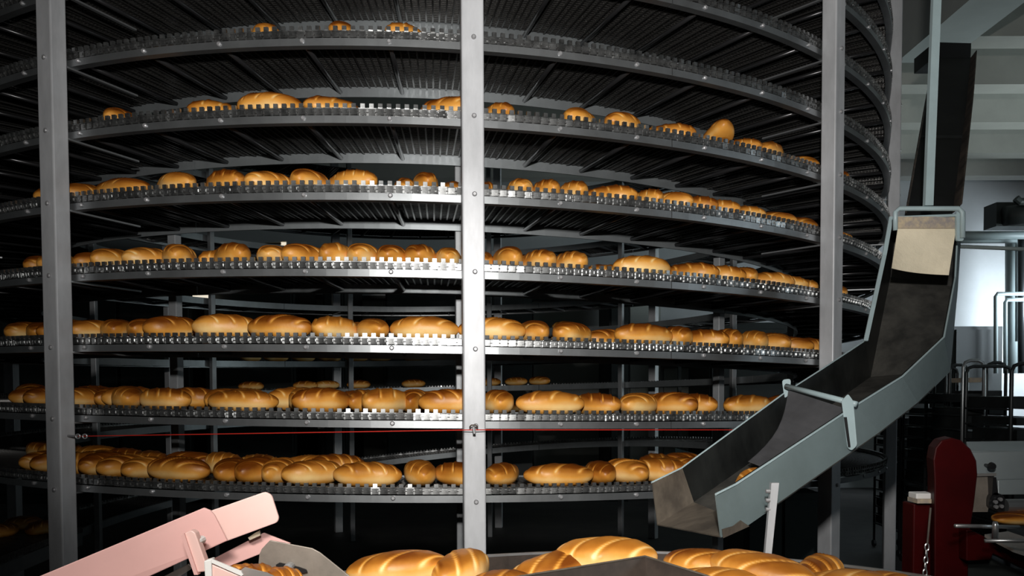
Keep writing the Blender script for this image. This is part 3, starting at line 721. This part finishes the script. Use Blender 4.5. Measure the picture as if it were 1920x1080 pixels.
# stand and bed carrying the guards
PB = thing('infeed_bed', 'low grey steel bed on legs carrying the pink guards', 'conveyor')
q = at(300, 1135, 1.66); b = MB(); b.box((-1.75, q.y-0.12, q.z-0.13), (-0.88, q.y+0.16, q.z-0.02)); b.build('bed', M_steel, PB)
for lx in (-1.7, -0.95):
    b = MB(); b.box((lx, q.y, 0), (lx+0.05, q.y+0.05, q.z-0.13)); b.build('leg', M_steel, PB)

# ------------------------------------------------------------------ red machine at lower right
RM = thing('red_bread_machine', 'dark red painted machine with grey covers and roller at lower right', 'machine')
rd = 2.35
poly = [(1752,1200),(1752,900),(1750,862),(1754,840),(1765,826),(1785,821),(1803,826),(1820,842),(1831,864),(1833,890),(1826,950),(1818,1000),(1815,1080),(1815,1200)]
b = MB(); b.prism([at(x, y, rd) for x, y in poly], (0.03, 0.10, 0)); b.build('side_cheek', M_red, RM, bevel=0.004)
b = MB(); q = at(1713,945,rd+0.06); q2 = at(1760,945,rd+0.06); b.box((q.x, q.y, 0.0), (q2.x, q.y+0.07, q.z)); b.build('column', M_red, RM, bevel=0.004)
b = MB(); q = at(1718,936,rd+0.05); q2 = at(1752,925,rd+0.05); b.box((q.x, q.y, q.z), (q2.x, q.y+0.05, q2.z)); b.build('white_stop', M_white, RM, bevel=0.003)
b = MB(); q = at(1720,944,rd+0.04); q2 = at(1752,936,rd+0.04); b.box((q.x, q.y, q.z), (q2.x, q.y+0.06, q2.z)); b.build('stop_seat', M_strip, RM)
b = MB(); b.prism([at(1820,848,2.62), at(1990,844,2.62), at(1990,910,2.60), at(1820,912,2.60)], (0, 0.02, 0)); b.build('upper_cover', M_gpan, RM, bevel=0.003)
b = MB(); b.prism([at(1812,828,2.80), at(1990,826,2.80), at(1990,845,2.63), at(1815,845,2.63)], (0, 0.004, -0.01)); b.build('cover_lip', M_gpan, RM)
b = MB(); c0 = at(1852,873,2.60); b.tube([c0+Vector((0,0.03,0)), c0+Vector((0,-0.012,0)), c0+Vector((0,-0.02,0)), c0+Vector((0,-0.03,0))], [0.005,0.006,0.013,0.010], 12); b.build('knob', M_black, RM)
b = MB(); b.prism([at(1818,890,2.50), at(1865,889,2.50), at(1852,960,2.48), at(1818,960,2.48)], (0, 0.006, 0)); b.build('guard_plate', M_brnpl, RM)
b = MB(); b.prism([at(1818,888,2.50), at(1866,887,2.50), at(1866,892,2.495), at(1818,893,2.495)], (0, -0.006, 0)); b.build('plate_lip', M_steel, RM)
b = MB(); b.prism([at(1871,900,2.55), at(1990,897,2.55), at(1990,927,2.54), at(1871,928,2.54)], (0, 0.02, 0)); b.build('lower_cover', M_gpan, RM, bevel=0.003)
b = MB(); b.tube([at(1884,949,2.48), at(2000,948,2.48)], 0.0215, 20); b.build('roller', M_rim, RM, smooth=False)
b = MB(); b.prism(rounded([at(1856,932,2.47), at(1866,922,2.47), at(1884,930,2.47), at(1884,962,2.47), at(1872,960,2.47), at(1853,952,2.47)], 0.01), (0, 0.05, 0)); b.build('bearing_block', M_black, RM)
b = MB(); b.prism([at(1862,895,2.47), at(1868,895,2.47), at(1872,928,2.47), at(1860,930,2.47)], (0, 0.03, 0)); b.build('tension_arm', M_black, RM)
for px, py in ((1865,941),(1874,936),(1876,949),(1866,950)):
    c0 = at(px, py, 2.465); b = MB(); b.tube([c0, c0+Vector((0,-0.008,0))], 0.006, 8); b.build('screw', M_bolt, RM)
b = MB(); b.tube([at(1791,986,2.24), at(1910,988,2.34)], 0.0055, 10); b.build('rod', M_rim, RM, smooth=True)
b = MB(); b.tube([at(1846,1014,2.20), at(1990,1014,2.20)], 0.0055, 10); b.build('rod', M_rim, RM, smooth=True)
b = MB(); b.tube([at(1866,1010,2.26), at(1866,985,2.26), at(1866,978,2.26)], [0.0085, 0.0085, 0.006], 12); b.build('pin', M_rim, RM, smooth=True)
b = MB(); b.prism([at(1846,1002,2.30), at(1890,996,2.34), at(1990,1030,2.34), at(1990,1060,2.24), at(1900,1030,2.24)], (0, 0, -0.008)); b.build('steel_tray', M_steel, RM)
b = MB(); b.prism([at(1812,994,2.31), at(1822,994,2.31), at(1862,1014,2.31), at(1990,1072,2.31), at(1990,1100,2.31), at(1862,1038,2.31), at(1858,1050,2.31), at(1812,1052,2.31)], (0, 0.05, 0)); b.build('arm', M_red, RM, bevel=0.003)
b = MB(); b.prism([at(1815,1052,2.36), at(1858,1048,2.36), at(1990,1105,2.36), at(1990,1240,2.36), at(1815,1240,2.36)], (0, 0.4, 0)); b.build('lower_body', M_dark, RM)
b = MB(); b.prism([at(1890,985,2.52), at(1990,985,2.52), at(1990,1010,2.40), at(1885,1003,2.40)], (0, 0, -0.006)); b.build('feed_belt', M_conv, RM)
q = at(1928,984,2.47); mx = Matrix.Translation(q) @ Matrix.Rotation(0.3, 4, 'Z'); put_loaf(mx, 'golden loaf end passing under the roller of the red machine', None, 1, .9, .45, 2)
# chain hanging on the red machine
CN = thing('hanging_chain', 'small steel link chain hanging down the front of the red machine', 'chain')
b = MB(); b.tube([at(1745,952,2.335), at(1742,985,2.335), at(1739,1018,2.335)], 0.003, 6); b.build('hook_wire', M_convs, CN)
for i in range(9):
    y = 1020 + i*12; x = 1738 - i*0.9
    c0 = at(x, y+6, 2.33); h = 0.0105; w = 0.0055 if i % 2 == 0 else 0.0035
    pts = [c0 + Vector((w*math.cos(a), (0.004 if i % 2 else 0)*math.cos(a), h*math.sin(a))) for a in [2*PI*j/12 for j in range(13)]]
    b = MB(); b.tube(pts, 0.0022, 6); b.build('link', M_rim, CN)

# ------------------------------------------------------------------ racks of trays behind, right
def rack(x0, x1, Y, ztop, nsh, label, bright, depth=0.55):
    r = thing('tray_rack', label, 'rack', 'tray racks by the wall')
    mt = M_rackb if bright else M_rack
    for y in (Y, Y+depth):
        b = MB(); b.tube([(x0, y, 0.04), (x0, y, ztop-0.05), (x0+0.015, y, ztop-0.015), (x0+0.05, y, ztop), (x1-0.05, y, ztop), (x1-0.015, y, ztop-0.015), (x1, y, ztop-0.05), (x1, y, 0.04)], 0.013, 8)
        b.build('hoop', mt if y == Y else M_rack, r, smooth=True)
    for i in range(nsh):
        z = 0.25 + i*(ztop-0.55)/(nsh-1)
        for x in (x0, x1):
            b = MB(); b.box((x-0.012, Y, z-0.012), (x+0.012, Y+depth, z)); b.build('runner', M_rack, r)
        b = MB(); j = random.uniform(-0.05, 0.03); h = random.choice((0.05, 0.08, 0.1))
        b.box((x0+0.02, Y+j, z+0.001), (x1-0.02, Y+depth+j-0.02, z+h))
        b.build('tray', M_rtray, r)
    for x in (x0, x1):
        for y in (Y, Y+depth):
            b = MB(); b.tube([(x-0.012, y, 0.035), (x+0.012, y, 0.035)], 0.035, 10); b.build('castor', M_black, r)
for px0, px1, Y, py, n, lab, br in (
    (1806, 1845, 6.2, 676, 13, 'tray rack with a bright tubular top hoop, second from right', True),
    (1850, 1886, 6.5, 680, 13, 'dark tray rack just right of the bright hooped one', False),
    (1897, 1990, 5.5, 682, 12, 'tray rack cut by the right edge of the picture', False),
    (1752, 1796, 7.15, 690, 13, 'dark tray rack beside the bend of the grey chute', False),
    (1690, 1740, 7.9, 745, 12, 'dark tray rack partly behind the grey chute', False)):
    rack(at(px0, 700, Y).x, at(px1, 700, Y).x, Y, at(px0, py, Y).z, n, lab, br)
b = MB(); q = at(1825, 712, 6.3); b.box((q.x-0.06, 6.28, q.z-0.02), (q.x+0.06, 6.5, q.z+0.015))
tag(b.build('cardboard_box', M_strip), 'small tan box on the top shelf of the bright hooped rack', 'box')

# dark cabinet against the wall
CB = thing('wall_cabinet', 'large square black cabinet against the pale wall at right', 'cabinet')
b = MB(); a0 = at(1788, 612, 12.6); a1 = at(1880, 612, 12.6); b.box((a0.x, 12.6, 0), (a1.x, 13.3, a0.z)); b.build('body', M_dark, CB)
b = MB(); b.box((a0.x+0.03, 12.57, 0.1), (a1.x-0.03, 12.6, a0.z-0.05)); b.build('door', M_dark, CB)
# pipes
def pipe(pts, r, label, m_=M_pipe):
    b = MB(); b.tube(pts, r, 10); o = b.build('pipe', m_, smooth=True); return tag(o, label, 'pipe', 'pipes on the right wall')
Yp = 12.4
pipe([at(1800,441,Yp), at(1990,441,Yp)], 0.06, 'thick horizontal grey pipe, upper of the two under the ceiling at right')
pipe([at(1802,452,Yp+.3), at(1905,452,Yp+.3), at(1908,460,Yp+.3), at(1908,640,Yp+.3)], 0.035, 'grey pipe running right then turning down near the picture edge')
pipe([at(1795,462,5.2), at(1990,470,5.0)], 0.012, 'thin pale bar crossing level in front of the bright wall')
pipe([at(1867,700,Yp), at(1867,556,Yp), at(1870,551,Yp), at(1930,551,Yp)], 0.03, 'grey pipe rising and turning right, outer of the nested pair')
pipe([at(1885,700,Yp), at(1885,567,Yp), at(1888,562,Yp), at(1930,562,Yp)], 0.03, 'grey pipe rising and turning right, inner of the nested pair')
pipe([at(1898,700,Yp+.5), at(1898,440,Yp+.5)], 0.10, 'fat vertical pale grey pipe left of the last one')
pipe([at(1915,700,Yp+.1), at(1915,440,Yp+.1)], 0.05, 'dark vertical pipe at the right edge of the picture', M_rack)
DU = thing('ventilation_duct', 'dark round ventilation duct with flange at the right edge', 'duct')
b = MB(); b.tube([at(1885,405,11.0), at(1990,395,11.0)], 0.13, 20); b.build('duct', M_dark, DU, smooth=True)
b = MB(); b.box(tuple(at(1868,424,11.1)), tuple(at(1990,388,11.4))); b.build('backing', M_dark, DU)
b = MB(); b.tube([at(1905,372,10.9), at(1912,378,10.9), at(1925,378,10.9)], 0.05, 10); b.build('elbow', M_dark, DU)
# dark filler blocks added where the back wall falls black; pale panels between
def filler(px0, px1, ztop, label):
    o = thing('oven_cabinet', label, 'oven'); x0, x1 = at(px0, 700, 12.0).x, at(px1, 700, 12.0).x
    b = MB(); b.box((x0, 12.0, 0), (x1, 13.4, ztop)); b.build('body', M_dark, o)
    n = max(1, int((x1-x0)/0.9))
    for i in range(n):
        b = MB(); b.box((x0+(x1-x0)*i/n+0.03, 11.96, 0.15), (x0+(x1-x0)*(i+1)/n-0.03, 12.0, ztop-0.1)); b.build('door', M_dark, o)
filler(-180, 360, 3.2, 'wide dark oven bank behind the left part of the spiral')
filler(385, 552, at(500, 470, 12.1).z-0.001, 'dark oven between the small bright opening and the slatted panel')
filler(607, 648, 3.2, 'narrow dark oven left of the pale panel behind the spiral')
filler(724, 998, 3.2, 'dark oven bank straight behind the middle post')
filler(1142, 1178, 3.2, 'narrow dark oven right of the middle post behind the spiral')
filler(1330, 1480, 2.6, 'dark oven behind the right post of the spiral')
for i, (x0, y0, x1, y1) in enumerate(((556,560,602,900),(650,562,720,900),(1000,565,1140,900),(1182,565,1238,900),(1245,690,1325,900))):
    a, c = at(x0, y0, 13.5), at(x1, y1, 13.5)
    b = MB(); b.box((a.x, 13.5, max(0.1, c.z)), (c.x, 13.55, a.z)); o = struct('window_%d' % (i+1), b, M_glass)
    b = MB(); b.box((a.x-0.06, 13.47, a.z), (c.x+0.06, 13.58, a.z+0.06)); b.build('window_frame', M_dark, o)
lampm = bpy.data.materials.new('lit opening'); lampm.use_nodes = True
bs = lampm.node_tree.nodes['Principled BSDF']; bs.inputs['Emission Color'].default_value = (1, 0.9, 0.72, 1); bs.inputs['Emission Strength'].default_value = 0.8
WL = thing('bulkhead_lamp', 'small bright lit lamp seen through the spiral beside the left post', 'lamp')
b = MB(); b.prism([at(361,549,11.8), at(389,549,11.8), at(389,569,11.8), at(361,559,11.8)], (0, 0.05, 0)); b.build('diffuser', lampm, WL)
b = MB(); b.prism([at(358,545,11.82), at(392,545,11.82), at(392,549,11.82), at(358,549,11.82)], (0, 0.14, 0)); b.build('housing', M_dark, WL)
b = MB(); b.prism([at(497,455,12.1), at(536,452,12.1), at(536,470,12.1), at(500,470,12.1)], (0, 0.05, 0))
WL2 = thing('slatted_lamp', 'small pale slatted lamp just above the fourth tier loaves, left of centre', 'lamp'); b.build('diffuser', M_curt, WL2)
b = MB(); b.prism([at(527,454,12.09), at(536,454,12.09), at(536,470,12.09), at(527,470,12.09)], (0, 0.02, 0)); b.build('tube', lampm, WL2)
for i in range(4):
    y = 456 + i*4; b = MB(); b.prism([at(499,y,12.08), at(527,y,12.08), at(527,y+1.6,12.08), at(499,y+1.6,12.08)], (0, 0.02, 0)); b.build('slat', M_convs, WL2)
SB = thing('sloping_steel_channel', 'pale sloping steel channel behind the third tier at right', 'channel')
b = MB(); b.prism([at(1263,606,10.6), at(1358,592,10.6), at(1358,600,10.6), at(1263,618,10.6)], (0, 0.05, 0)); b.build('web', M_chute, SB)
b = MB(); b.prism([at(1263,606,10.6), at(1358,592,10.6), at(1358,590,10.6), at(1263,604,10.6)], (0, -0.06, 0)); b.build('flange', M_rail, SB)
for px in (1275, 1345):
    q = at(px, 606, 10.62); b = MB(); b.box((q.x-0.02, 10.62, 0), (q.x+0.02, 10.66, q.z)); b.build('leg', M_dark, SB)
b = MB(); b.prism([at(1266,840,10.4), at(1345,862,10.4), at(1345,880,10.4), at(1266,860,10.4)], (0, 0.04, 0))
SS = thing('sloping_metal_sheet', 'pale sloping metal sheet low behind the spiral beside the chute mouth', 'sheet'); b.build('sheet', M_chute, SS)
q = at(1300, 860, 10.42); b = MB(); b.box((q.x-0.02, 10.41, 0), (q.x+0.02, 10.44, q.z)); b.build('leg', M_dark, SS)
# cabinet under the spiral, right
UC = thing('control_cabinet', 'dark green-grey cabinet standing under the spiral behind the chute strut', 'cabinet')
a, c = at(1395, 925, 4.9), at(1540, 925, 4.9)
b = MB(); b.box((a.x, 4.9, 0), (c.x, 5.4, a.z)); b.build('body', mat('cabinet paint', (0.05, 0.065, 0.062), 0.5), UC)
b = MB(); b.box((a.x+0.03, 4.88, 0.1), (a.x+(c.x-a.x)*0.48, 4.9, a.z-0.04)); b.build('door', MATS['cabinet paint'], UC)
b = MB(); b.box((a.x+(c.x-a.x)*0.52, 4.88, 0.1), (c.x-0.03, 4.9, a.z-0.04)); b.build('door', MATS['cabinet paint'], UC)
